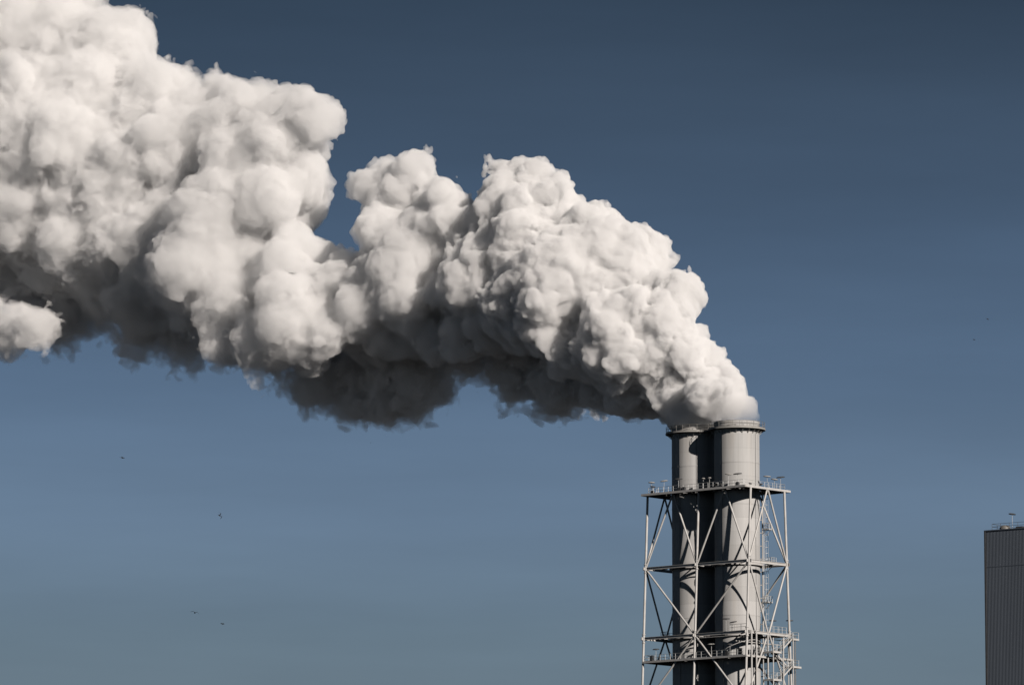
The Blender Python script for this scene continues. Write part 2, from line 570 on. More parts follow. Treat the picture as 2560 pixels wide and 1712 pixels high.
def flight(x, ya, za, yb, zb):
    f = MB()
    for dx in (-0.45, 0.45):
        f.bar((x + dx, ya, za), (x + dx, yb, zb), 0.05, 0.26)
    n = 13
    for i in range(n):
        t = (i + 0.5) / n
        y, z = ya + (yb - ya) * t, za + (zb - za) * t
        f.box(x - 0.42, x + 0.42, y - 0.13, y + 0.13, z - 0.02, z + 0.02)
    fl = f.build('flight', M_STEEL, st)
    r = MB()
    for dx in (-0.47, 0.47):
        for h in (1.05, 0.6):
            r.tube((x + dx, ya, za + h), (x + dx, yb, zb + h), 0.032, 6)
        for i in range(4):
            t = i / 3
            p = (x + dx, ya + (yb - ya) * t, za + (zb - za) * t)
            r.tube(p, (p[0], p[1], p[2] + 1.05), 0.036, 6)
    r.build('handrail', M_RAIL, fl)


def landing(z, ya, yb, xa=-1.6, xb=0.75, rails=()):
    m = MB()
    m.box(xa, xb, ya, yb, z - 0.05, z)
    m.bar((xa, ya, z - 0.14), (xb, ya, z - 0.14), 0.08, 0.34)
    m.bar((xa, yb, z - 0.14), (xb, yb, z - 0.14), 0.08, 0.34)
    m.bar((xb, ya + 0.05, z - 0.13), (xb, yb - 0.05, z - 0.13), 0.08, 0.33)
    ld = m.build('landing', M_STEEL, st)
    if rails:
        r = MB()
        for pts in rails:
            railing(r, pts, z, toe=False)
        r.build('railing', M_RAIL, ld)


z = 86.6
k = 0
while z > 5:
    # outer landing (right), inner landing (left), 2.45 m apart, two flights per turn
    landing(z, SY1, SY1 + (1.7 if k % 2 == 0 else 2.3), rails=[[(0.7, SY1), (0.7, SY1 + 1.65), (-1.5, SY1 + 1.65)]])
    flight(0.1, SY1, z - 0.05, SY0, z - 2.5)
    landing(z - 2.55, SY0 - 2.3, SY0, rails=[[(0.7, SY0), (0.7, SY0 - 2.25), (-1.5, SY0 - 2.25)]])
    if z - 4.85 > 5:
        flight(-1.05, SY0, z - 2.6, SY1, z - 4.8)
    z -= 4.85
    k += 1
for (x, y) in ((0.68, SY1 + 0.1), (-1.55, SY1 + 1.6), (0.68, SY0 - 2.2), (-1.55, SY0 - 2.2)):
    MB().tube((x, y, 0), (x, y, 86.4), 0.1, 8).build('post', M_STEEL, st)

# ---------------------------------------------------------------- caged ladder beside the right shaft
U = Vector((0.757, 0.657, 0))
lp = Vector((SX, 0, 0)) + U * 4.75
ld = empty('caged_ladder', local(lp.x, lp.y, 0), ROT)
tag(ld, 'tall caged access ladder with small rest platforms along the right chimney', 'ladder')
for s in (-0.23, 0.23):
    MB().tube((s * 0.657, -s * 0.757, 80), (s * 0.657, -s * 0.757, 112.9), 0.035, 6).build('stile', M_RAIL, ld)
rg_ = MB()
for i in range(109):
    z = 80.2 + 0.3 * i
    rg_.tube((0.151, -0.174, z), (-0.151, 0.174, z), 0.018, 5)
rg_.build('rungs', M_RAIL, ld)
cg = MB()
for i in range(30):
    z = 81.5 + i * 1.07
    if z > 112.3: break
    pts = []
    for a in range(9):
        t = math.pi * a / 8
        pts.append((U.x * 0.75 * math.sin(t) + 0.36 * 0.657 * math.cos(t), U.y * 0.75 * math.sin(t) - 0.36 * 0.757 * math.cos(t), z))
    for a, b in zip(pts, pts[1:]):
        cg.tube(a, b, 0.022, 5, caps=False)
for a in range(1, 8, 2):
    t = math.pi * a / 8
    x, y = U.x * 0.75 * math.sin(t) + 0.36 * 0.657 * math.cos(t), U.y * 0.75 * math.sin(t) - 0.36 * 0.757 * math.cos(t)
    cg.tube((x, y, 81.5), (x, y, 112.3), 0.018, 5)
cg.build('safety_cage', M_RAIL, ld)
for z, w_, dy in ((106.0, 0.85, 0.0), (99.95, 1.35, 0.6), (93.1, 0.95, 0.0)):
    p = MB()
    p.box(-0.1, 0.25 + w_, dy - 0.55, dy + 0.8, z - 0.06, z)
    p.bar((-0.1, dy - 0.5, z - 0.95), (0.2 + w_ * 0.8, dy - 0.5, z - 0.08), 0.07, 0.07)
    p.bar((-0.1, dy + 0.7, z - 0.95), (0.2 + w_ * 0.8, dy + 0.7, z - 0.08), 0.07, 0.07)
    po = p.build('rest_platform', M_STEEL, ld)
    r = MB()
    railing(r, [(0, dy - 0.5), (0.2 + w_, dy - 0.5), (0.2 + w_, dy + 0.75), (0, dy + 0.75)], z, step=0.6)
    r.build('railing', M_RAIL, po)
pv = MB()
q = U * 0.0 - Vector((0.06, 0.4, 0))
pv.tube((q.x, q.y, 60), (q.x, q.y, 112.9), 0.14, 10)
for i in range(22):
    pv.bar((q.x - 0.45, q.y - 0.25, 64 + i * 2.3), (q.x, q.y, 64 + i * 2.3), 0.12, 0.16)
pv.build('riser_pipe', M_STEEL, ld)

# ---------------------------------------------------------------- flat headed lamps on the platforms
def make_lamp(h, rx, tilt, az, low):
    root = empty('platform_lamp', (0, 0, 0))
    MB().tube((0, 0, 0), (0, 0, h), 0.035, 8).box(-0.09, 0.09, -0.09, 0.09, 0, 0.04).build('post', M_RAIL, root)
    hd = MB()
    n = 18
    rings = [(0.0, 0.17), (0.6, 0.15), (0.95, 0.07), (1.0, 0.0), (0.92, -0.05), (0.0, -0.08)]
    vs, fs = [], []
    Rm = Matrix.Rotation(az, 3, 'Z') @ Matrix.Rotation(tilt, 3, 'Y')
    for (q, zz) in rings:
        for i in range(n):
            a = 2 * math.pi * i / n
            vs.append(Rm @ Vector((q * rx * 1.12 * math.cos(a), q * 0.42 * math.sin(a), zz)) + Vector((0, 0, h)))
    for j in range(len(rings) - 1):
        for i in range(n):
            fs.append((j * n + i, j * n + (i + 1) % n, (j + 1) * n + (i + 1) % n, (j + 1) * n + i))
    hd.add(vs, fs)
    hd.build('lamp_head', M_DARK if low else M_DECK, root)
    return root


protos = {}


def lamp(x, y, z, h, rx, tilt, dark, label, world=None):
    key = (h, rx, tilt, dark)
    if key not in protos:
        o = protos[key] = make_lamp(h, rx, tilt, math.radians(41), dark)
    else:
        src = protos[key]
        o = src.copy()
        C.objects.link(o)
        for ch in src.children:
            c = ch.copy()
            C.objects.link(c)
            c.parent = o
    o.location = world if world else local(x, y, z)
    o.rotation_euler = (0, 0, ROT if not world else 0)
    tag(o, label, 'lamp', 'flat headed lamps on the platforms and roof')
    return o


t = 'platform'
lamp(-10.9, -4.6, 113, 2.1, 0.55, 0.03, False, 'pale flat headed lamp at the far left corner of the top platform')
lamp(-10.4, -4.9, 113, 1.3, 0.45, 0.10, True, 'short dark flat lamp close to the left corner of the top platform')
lamp(-8.2, -4.4, 113, 2.2, 0.62, -0.14, False, 'tilted flat lamp just left of the left chimney on the top platform')
lamp(-4.0, -5.5, 113, 2.15, 0.66, -0.08, True, 'dark flat lamp on a thin post in front of the left chimney')
lamp(0.6, -4.2, 113, 2.0, 0.3, 0.0, False, 'tiny pale lamp left of the gap in front of the shaded chimney')
lamp(2.0, -4.2, 113, 2.0, 0.3, -0.1, False, 'tiny pale lamp at the shaded edge of the right chimney')
lamp(7.4, -5.6, 113, 2.15, 0.55, 0.06, False, 'thin pale flat lamp in front of the sunlit right chimney')
lamp(9.0, -5.0, 113, 2.15, 0.72, -0.1, True, 'big dark flat lamp in front of the sunlit right chimney')
lamp(10.6, 1.3, 113, 2.1, 0.62, 0.06, False, 'pale flat lamp against the sky just right of the right chimney')
lamp(10.9, 3.0, 113, 1.7, 0.55, 0.12, False, 'low pale lamp between two others at the right end of the top platform')
lamp(11.0, 4.6, 113, 2.2, 0.72, -0.1, True, 'dark flat lamp at the right end of the top platform')
lamp(7.2, -6.2, Z2 + .3, 2.1, 0.62, -0.04, True, 'dark flat lamp over the walkway in front of the lower right chimney')
lamp(8.3, -5.6, Z2 + .3, 1.5, 0.6, -0.2, True, 'tilted dark lamp just beneath another above the lower walkway')
lamp(10.3, 3.0, Z2 + .3, 2.2, 0.62, 0.02, True, 'dark flat lamp on the walkway left of the staircase')
lamp(11.25, 6.6, Z2 + .3, 2.4, 0.6, 0.0, True, 'dark flat lamp beside the right tower leg above the stairs')
lamp(-9.2, -5.6, Z3, 2.1, 0.55, -0.06, True, 'dark flat lamp at the left end of the lower platform')
lamp(3.4, -5.6, Z3, 2.3, 0.6, -0.06, False, 'pale flat lamp on the lower platform in the shade between the chimneys')
lamp(7.9, -6.0, Z3, 2.0, 0.5, 0.0, True, 'dark lamp on the lower platform before the right chimney')


# spotlights lying low behind the top railing
def spot(x, y, z, rot, label):
    root = empty('floodlight', local(x, y, z), ROT)
    tag(root, label, 'floodlight', 'dark floodlights low on the top platform')
    m = MB()
    c, s = math.cos(rot), math.sin(rot)
    m.bar((-0.6 * c, 0.6 * c * 0.8, 0.55 - 0.6 * s), (0.6 * c, -0.6 * c * 0.8, 0.55 + 0.6 * s), 0.35, 0.16)
    m.build('lamp_housing', M_DARK, root)
    MB().tube((0, 0, 0), (0, 0, 0.5), 0.05, 8).box(-0.15, 0.15, -0.15, 0.15, 0, 0.05).build('stand', M_DARK, root)


spot(4.6, -5.6, 113, 0.4, 'dark floodlight leaning up to the right at the left foot of the sunlit chimney')
spot(5.6, -5.4, 113, -0.4, 'dark floodlight leaning down to the right near the foot of the sunlit chimney')
spot(10.4, -3.3, 113, -0.3, 'dark floodlight at the right foot of the sunlit chimney')
spot(10.8, -0.7, 113, 0.05, 'dark level floodlight against the sky beside the right chimney')

# ---------------------------------------------------------------- clad building at the right edge
bx, by = 83.42, 1000.0
bh = 105.93
bd = math.atan2(-0.77, 1.0)
blk = empty('clad_building', (bx, by, 0), bd)
tag(blk, 'tall dark building clad in vertical ribs at the right edge', 'building')
m = MB()
p, Lb = 0.30, 46.0
prof = []
x = 0.35
while x < Lb:
    prof += [(x, 0), (x + 0.13, 0), (x + 0.165, -0.022), (x + 0.265, -0.022)]
    x += p
n = len(prof)
vs = [(a, b, 0) for a, b in prof] + [(a, b, bh) for a, b in prof]
m.add(vs, [(i, i + 1, n + i + 1, n + i) for i in range(n - 1)])
wl = m.build('ribbed_wall', M_CLAD, blk, sharp=10)
m = MB(); m.box(0.1, Lb, 0.05, 34, 0, bh - 0.02); m.build('building_core', M_CLAD, blk)
for zj in (31.0, 62.0, 78.4, 99.5):                         # lap joints of the cladding sheets
    m = MB(); m.box(0.4, Lb, -0.045, 0.0, zj, zj + 0.12); m.build('sheet_joint', M_CLAD, blk)
m = MB(); m.box(0.0, 0.35, -0.12, 0.2, 0, bh); m.build('corner_trim', M_DARK, blk)
m = MB(); m.box(0.0, Lb + 0.05, -0.14, 34.1, bh, bh + 0.16); rf = m.build('roof_edge', M_CLAD, blk)
r = MB(); railing(r, [(1.2, 9), (1.2, 0.7), (Lb, 0.7)], bh + 0.16, step=1.8, toe=False); r.build('railing', M_DARK, rf)
hu = MB()
hu.lathe([(0.0, 0.75), (0.5, 0.72), (0.85, 0.5), (1.0, 0.2), (1.0, -0.1)], 3.6, 1.2, 20)
ho = hu.build('roof_vent', M_GALV, rf)
ho.location.z = bh + 0.2
hu = MB(); hu.box(6.2, 7.6, 0.6, 1.6, bh + 0.16, bh + 0.5); hu.build('roof_hatch', M_DARK, rf)
wp = blk.matrix_world
a_ = Matrix.Rotation(bd, 3, 'Z') @ Vector((5.3, 0.9, bh + 0.16)) + Vector((bx, by, 0))
lamp(0, 0, 0, 2.6, 0.76, 0.05, True, 'dark flat lamp standing on the roof of the ribbed building', world=a_)

# ---------------------------------------------------------------- birds
def bird(px, py, pz, span, flap, yaw, roll, label):
    o = None
    m = MB()
    s = span * 1.2
    n = 10
    rings = [(-0.55, 0.02, 0.0), (-0.42, 0.07, 0.0), (-0.15, 0.13, 0.0), (0.12, 0.15, 0.0), (0.35, 0.11, 0.02), (0.47, 0.085, 0.05), (0.56, 0.08, 0.05), (0.64, 0.05, 0.03), (0.72, 0.015, 0.01)]
    vs = [(q * s, r * s * math.cos(2 * math.pi * i / n), (zz + r * math.sin(2 * math.pi * i / n)) * s) for q, r, zz in rings for i in range(n)]
    fs = [(j * n + i, j * n + (i + 1) % n, (j + 1) * n + (i + 1) % n, (j + 1) * n + i) for j in range(len(rings) - 1) for i in range(n)]
    fs += [tuple(range(n)), tuple(range((len(rings) - 1) * n, len(rings) * n))]
    m.add(vs, fs)
    m.add([(-0.5 * s, -0.05 * s, 0), (-0.5 * s, 0.05 * s, 0), (-0.9 * s, 0.16 * s, 0.01 * s), (-0.9 * s, -0.16 * s, 0.01 * s), (-0.5 * s, 0, 0.05 * s), (-0.9 * s, 0, 0.03 * s)],
          [(0, 1, 2, 3), (0, 4, 1), (4, 0, 3, 5), (1, 4, 5, 2), (3, 2, 5)])
    for sg in (-1, 1):
        e = (0.42 * s, 0.30 * s * flap)
        tip = (1.0 * s, -0.05 * s * flap)
        secs = [(0.05 * s, 0.05 * s, 0.22, -0.18), (e[0], e[1], 0.26, -0.1), (tip[0] * 0.8, tip[1] + 0.12 * s * flap, 0.12, -0.14), (tip[0], tip[1], -0.12, -0.2)]
        vs = []
        for (yy, zz, c0, c1) in secs:
            vs += [(c0 * s, sg * yy, zz), (c1 * s, sg * yy, zz), ((c0 + c1) / 2 * s, sg * yy, zz + 0.035 * s)]
        fs = []
        for j in range(3):
            b = j * 3
            fs += [(b, b + 1, b + 4, b + 3), (b + 1, b + 2, b + 5, b + 4), (b + 2, b, b + 3, b + 5)]
        fs += [(0, 1, 2), (9, 10, 11)]
        m.add(vs, fs)
    o = m.build('bird', M_BIRD)
    o.location = (px, py, pz)
    o.rotation_euler = (roll, 0.1, yaw)
    return tag(o, label, 'bird', 'distant birds against the sky')


def sky_at(px, py, Y):
    f, th = 14222.0, math.radians(7.85)
    cx, cy = (px - 1280) / f, -(py - 856) / f
    d = (cx, math.cos(th) - cy * math.sin(th), math.sin(th) + cy * math.cos(th))
    t = Y / d[1]
    return d[0] * t, Y, 1.7 + d[2] * t


for (px, py, Y, span, flap, yaw, roll, lb) in (
        (306, 1144, 640, 0.34, 0.5, 0.4, 0.3, 'dark bird below the left end of the plume'),
        (549, 1288, 600, 0.36, 1.6, 1.2, 1.2, 'dark bird banking upright, second highest at lower left'),
        (487, 1531, 620, 0.42, 1.0, 1.5, 0.25, 'bird with arched wings spread wide at lower left'),
        (556, 1559, 680, 0.28, 1.2, 0.9, 0.2, 'small bird, the lowest one at lower left'),
        (2469, 798, 760, 0.26, 0.8, 0.6, 0.5, 'higher of two tiny birds in the sky above the ribbed building'),
        (2435, 849, 760, 0.26, 0.6, 0.2, 0.2, 'lower of two tiny birds in the sky above the ribbed building')):
    X_, Y_, Z_ = sky_at(px, py, Y)
    bird(X_, Y_, Z_, span, flap, yaw, roll, lb)

# ---------------------------------------------------------------- smoke plume
def puff_texture(n_cell=12, res=96, seed=3):
    rg = np.random.default_rng(seed)
    pts = rg.random((n_cell, n_cell, n_cell, 3)).astype(np.float32)
    g = (np.arange(res, dtype=np.float32) + 0.5) / res * n_cell
    X, Y, Z = np.meshgrid(g, g, g, indexing='ij')
    ci = np.stack([X, Y, Z], -1).astype(np.int32)
    best = np.full(X.shape, 9.0, np.float32)
    for dx in (-1, 0, 1):
        for dy in (-1, 0, 1):
            for dz in (-1, 0, 1):
                c = ci + np.array([dx, dy, dz])
                p = pts[c[..., 0] % n_cell, c[..., 1] % n_cell, c[..., 2] % n_cell] + c
                d = (p[..., 0] - X) ** 2 + (p[..., 1] - Y) ** 2 + (p[..., 2] - Z) ** 2
                np.minimum(best, d, out=best)
    return 1.0 - np.clip(best / 0.75, 0, 1.3), n_cell        # domes with creases between them


def value_texture(n=48, seed=5):
    rg = np.random.default_rng(seed)
    return (rg.random((n, n, n)).astype(np.float32) * 2 - 1), n


def tri(tex, cells, p, smooth=False):
    """sample a tileable texture; p in cell units, last axis xyz"""
    n = tex.shape[0]
    q = p * (n / cells) - 0.5
    i = np.floor(q)
    f = q - i
    if smooth:
        f = f * f * (3 - 2 * f)
    i = i.astype(np.int32) % n
    j = (i + 1) % n
    t = tex.ravel()
    x0, y0, z0 = i[..., 0] * n * n, i[..., 1] * n, i[..., 2]
    x1, y1, z1 = j[..., 0] * n * n, j[..., 1] * n, j[..., 2]
    fx, fy, fz = f[..., 0], f[..., 1], f[..., 2]
    a = t[x0 + y0 + z0] * (1 - fx) + t[x1 + y0 + z0] * fx
    b = t[x0 + y1 + z0] * (1 - fx) + t[x1 + y1 + z0] * fx
    c = t[x0 + y0 + z1] * (1 - fx) + t[x1 + y0 + z1] * fx
    d = t[x0 + y1 + z1] * (1 - fx) + t[x1 + y1 + z1] * fx
    a = a * (1 - fy) + b * fy
    c = c * (1 - fy) + d * fy
    return a * (1 - fz) + c * fz


def rot(seed):
    rg = np.random.default_rng(seed)
    q, _ = np.linalg.qr(rg.normal(size=(3, 3)))
    return q.astype(np.float32)


def calm_near_mouth(P):
    up = np.clip((P[..., 2] - 125.0) / 5.0, 0.5, 1.0)
    away = np.clip((27.0 - P[..., 0]) / 6.0, 0.0, 1.0)
    return np.maximum(up, away)


def mesh_plume(blobs, vox=0.3, vox2=0.36, seed=11):
    PT, PC = puff_texture()
    VT, VC = value_texture()
    # second generation: smaller billows budding from the big ones
    allb = []
    for (x, y, z, r, soft) in blobs:
        if soft < 0:                                        # smooth jets leaving the mouths
            allb.append((x, y, z, r, 0.0))
            continue
        allb.append((x, y, z, r, soft))
        rg = random.Random(int(x * 13 + y * 7 + z * 101 + seed))
        nb = (22 if r > 4 else 12) if soft < 0.4 else 12
        for _ in range(nb):
            t, u = rg.uniform(0, 2 * math.pi), rg.uniform(-1, 1)
            s = math.sqrt(1 - u * u)
            rr = r * (0.2 + 0.36 * rg.random() ** 1.6)
            d = r * rg.uniform(0.76, 0.98)
            allb.append((x + d * s * math.cos(t), y + d * s * math.sin(t), z + d * u, rr, soft))
    B = np.array(allb, np.float32)
    lo = (B[:, :3] - B[:, 3:4]).min(0) - 6
    hi = (B[:, :3] + B[:, 3:4]).max(0) + 6
    # coarse field, one metre cells
    cs = 1.2
    n = np.ceil((hi - lo) / cs).astype(int) + 1
    F = np.full(n, 9.0, np.float32)
    S = np.zeros(n, np.float32)
    W = np.full(n, 1e-6, np.float32)
    K = 0.8
    ax = [lo[a] + cs * np.arange(n[a], dtype=np.float32) for a in range(3)]
    for (x, y, z, r, soft) in B:
        R = r + 8
        s = [slice(max(0, int((c - R - lo[a]) / cs)), int((c + R - lo[a]) / cs) + 2) for a, c in enumerate((x, y, z))]
        gx, gy, gz = ax[0][s[0]][:, None, None], ax[1][s[1]][None, :, None], ax[2][s[2]][None, None, :]
        d = np.sqrt((gx - x) ** 2 + (gy - y) ** 2 + (gz - z) ** 2) - r
        f = F[tuple(s)]
        h = np.clip(0.5 + 0.5 * (f - d) / K, 0, 1)
        F[tuple(s)] = f * (1 - h) + d * h - K * h * (1 - h)
        w = np.exp(-np.clip(d, -2, 8) * 0.8)
        S[tuple(s)] += w * soft
        W[tuple(s)] += w
    S = S / W
    G = np.stack(np.meshgrid(*ax, indexing='ij'), -1)
    R0, R1, R2, R3, R4 = rot(1), rot(2), rot(3), rot(4), rot(5)
    warp = np.stack([tri(VT, VC, G @ rot(20 + k) / 9.0, True) for k in range(3)], -1) * 2.2
    Gw = G + warp
    calm = calm_near_mouth(G)
    F -= calm * 2.0 * (tri(PT, PC, Gw @ R0 / 8.5) - 0.45)
    F -= calm * 1.6 * (tri(PT, PC, Gw @ R1 / 4.4) - 0.45)
    # drop scraps that are not joined to any of the big billows
    inside = F < 0.4
    seen = np.zeros_like(inside)
    for (x, y, z, r, soft) in blobs:
        i = [int(round((c - lo[a]) / cs)) for a, c in enumerate((x, y, z))]
        seen[i[0] - 1:i[0] + 2, i[1] - 1:i[1] + 2, i[2] - 1:i[2] + 2] = True
    for _ in range(48):
        seen &= inside
        g = seen.copy()
        for a in range(3):
            lo_, hi_ = [slice(None)] * 3, [slice(None)] * 3
            lo_[a], hi_[a] = slice(None, -1), slice(1, None)
            g[tuple(hi_)] |= seen[tuple(lo_)]
            g[tuple(lo_)] |= seen[tuple(hi_)]
        seen = g
    F = np.where(inside & ~seen, 2.5, F).astype(np.float32)
    F = np.where(G[..., 0] > 24, np.maximum(F, 124.7 - G[..., 2]), F)
    del Gw, G, warp
    # fine detail, evaluated only in blocks along the surface
    def body_field(f, sf, P):
        wv = np.stack([tri(VT, VC, P @ R_[m] / 2.8, True) for m in range(3)], -1)
        Pw = P + wv * (0.6 + 0.9 * sf[..., None])
        crisp = (1.0 - 0.55 * sf) * calm_near_mouth(P)
        f = f - crisp * 1.25 * (tri(PT, PC, Pw @ R2 / 2.5) - 0.42)
        f -= crisp * 0.62 * (tri(PT, PC, Pw @ R3 / 1.3) - 0.42)
        f -= crisp * 0.30 * (tri(PT, PC, P @ R1 / 0.72) - 0.42)
        wsp = 1.2 * tri(VT, VC, P @ R0 / 3.6, True) + tri(VT, VC, P @ R4 / 1.8, True) + 0.6 * tri(VT, VC, P @ R3 / 0.85, True)
        return f + (0.4 * sf + 1.1 * sf * sf) * wsp

    def wisp_field(f, sf, P):
        """thin torn scraps hanging off the soft, shaded parts"""
        wv = np.stack([tri(VT, VC, P @ R_[m] / 3.5, True) for m in range(3)], -1)
        Pw = P + wv * 1.5
        wsp = 1.4 * tri(VT, VC, Pw @ R1 / 4.5, True) + 1.5 * tri(VT, VC, Pw @ R0 / 1.9, True) + 1.7 * tri(VT, VC, Pw @ R4 / 0.9, True)
        return f - 2.6 * np.clip((sf - 0.52) / 0.32, -1, 1) + 1.3 * wsp + 0.9

    R_ = [rot(30 + m) for m in range(3)]
    me = polygonise('smoke_plume', F, S, lo, hi, cs, n, vox, body_field, lambda s: 1.0 + 2.0 * s)
    me2 = polygonise('smoke_wisps', F, S, lo, hi, cs, n, vox2, wisp_field, lambda s: np.where(s > 0.35, 5.5, -99.0))
    return me, me2


def polygonise(name, F, S, lo, hi, cs, n, vox, field, bound):
    bs = 8
    bw = bs * vox
    nb = np.ceil((hi - lo) / bw).astype(int)
    ctr = [(lo[a] + bw * (np.arange(nb[a]) + 0.5)) for a in range(3)]
    ci = [np.clip(((c - lo[a]) / cs), 0, n[a] - 2) for a, c in enumerate(ctr)]
    ii = np.ix_(*[np.round(c).astype(int) for c in ci])
    act = np.argwhere(np.abs(F[ii]) < bw * 0.9 + cs + bound(S[ii]))
    NX, NY, NZ = (nb * bs + 2)
    o = np.arange(bs + 1)
    verts, ids, quads = [], [], []
    off = np.stack(np.meshgrid(o, o, o, indexing='ij'), -1)
    gid = lambda c: (c[..., 0].astype(np.int64) * NY + c[..., 1]) * NZ + c[..., 2]

    def coarse(A, P):
        q = (P - lo) / cs
        i = np.minimum(q.astype(np.int32), n - 2)
        f = (q - i).astype(np.float32)
        t = A.ravel()
        s0, s1 = n[1] * n[2], n[2]
        b = i[..., 0] * s0 + i[..., 1] * s1 + i[..., 2]
        fx, fy, fz = f[..., 0], f[..., 1], f[..., 2]
        a0 = t[b] * (1 - fx) + t[b + s0] * fx
        a1 = t[b + s1] * (1 - fx) + t[b + s0 + s1] * fx
        b0 = t[b + 1] * (1 - fx) + t[b + s0 + 1] * fx
        b1 = t[b + s1 + 1] * (1 - fx) + t[b + s0 + s1 + 1] * fx
        return (a0 * (1 - fy) + a1 * fy) * (1 - fz) + (b0 * (1 - fy) + b1 * fy) * fz

    def work(k):
        a = act[k:k + 400]
        verts, ids, quads = [], [], []
        P = (lo + (a[:, None, None, None, :] * bs + off) * vox).astype(np.float32)
        f = coarse(F, P)
        sf = coarse(S, P)
        bd = bound(sf.reshape(len(a), -1).max(1))
        ff = f.reshape(len(a), -1)
        keep = (ff.min(1) < bd) & (ff.max(1) > -bd)
        if not keep.any():
            return None
        a, P, f, sf = a[keep], P[keep], f[keep], sf[keep]
        f = field(f, sf, P)
        f = np.where(f == 0, 1e-5, f)
        neg = f < 0
        # cell vertices
        c8 = [neg[:, i:bs + i, j:bs + j, l:bs + l] for i in (0, 1) for j in (0, 1) for l in (0, 1)]
        cnt = sum(c.astype(np.int8) for c in c8)
        m = (cnt > 0) & (cnt < 8)
        sel = np.argwhere(m)
        if len(sel) == 0:
            return None
        b, x, y, z = sel.T
        acc = np.zeros((len(sel), 3), np.float32)
        num = np.zeros(len(sel), np.float32)
        for axis in range(3):
            for u in (0, 1):
                for v in (0, 1):
                    p0 = [0, 0, 0]
                    oth = [q for q in range(3) if q != axis]
                    p0[oth[0]], p0[oth[1]] = u, v
                    p1 = list(p0)
                    p1[axis] = 1
                    f0 = f[b, x + p0[0], y + p0[1], z + p0[2]]
                    f1 = f[b, x + p1[0], y + p1[1], z + p1[2]]
                    cr = (f0 < 0) != (f1 < 0)
                    t = np.where(cr, f0 / np.where(cr, f0 - f1, 1), 0)
                    pt = np.tile(np.array(p0, np.float32), (len(sel), 1))
                    pt[:, axis] = t
                    acc += pt * cr[:, None]
                    num += cr
        cell = a[b] * bs + np.stack([x, y, z], -1)
        verts.append((lo + (cell + acc / num[:, None]) * vox).astype(np.float32))
        ids.append(gid(cell))
        for axis in range(3):
            s0 = neg[:, :bs, :bs, :bs]
            s1 = [neg[:, 1:, :bs, :bs], neg[:, :bs, 1:, :bs], neg[:, :bs, :bs, 1:]][axis]
            e = np.argwhere(s0 != s1)
            if len(e) == 0:
                continue
            flip = s0[e[:, 0], e[:, 1], e[:, 2], e[:, 3]]
            c = a[e[:, 0]] * bs + e[:, 1:]
            u, v = (axis + 1) % 3, (axis + 2) % 3
            du, dv = np.zeros(3, int), np.zeros(3, int)
            du[u] = 1
            dv[v] = 1
            q = np.stack([gid(c - du - dv), gid(c - dv), gid(c), gid(c - du)], -1)
            q[~flip] = q[~flip][:, ::-1]
            quads.append(q)
        return verts, ids, quads

    with ThreadPoolExecutor(4) as ex:
        for res in ex.map(work, range(0, len(act), 400)):
            if res:
                verts += res[0]
                ids += res[1]
                quads += res[2]
    verts, ids, quads = np.concatenate(verts), np.concatenate(ids), np.concatenate(quads)
    order = np.argsort(ids)
    sid = ids[order]
    pos = np.searchsorted(sid, quads)
    pos = np.minimum(pos, len(sid) - 1)
    good = (sid[pos] == quads).all(1)
    print(name, 'quads', len(quads), 'lost', int((~good).sum()))
    quads = pos[good]
    verts = verts[order]
    me = bpy.data.meshes.new(name)
    me.vertices.add(len(verts))
    me.vertices.foreach_set('co', verts.ravel())
    me.loops.add(quads.size)
    me.loops.foreach_set('vertex_index', quads.astype(np.int32).ravel())
    me.polygons.add(len(quads))
    me.polygons.foreach_set('loop_start', np.arange(0, quads.size, 4, dtype=np.int32))
    me.update(calc_edges=True)
    return me

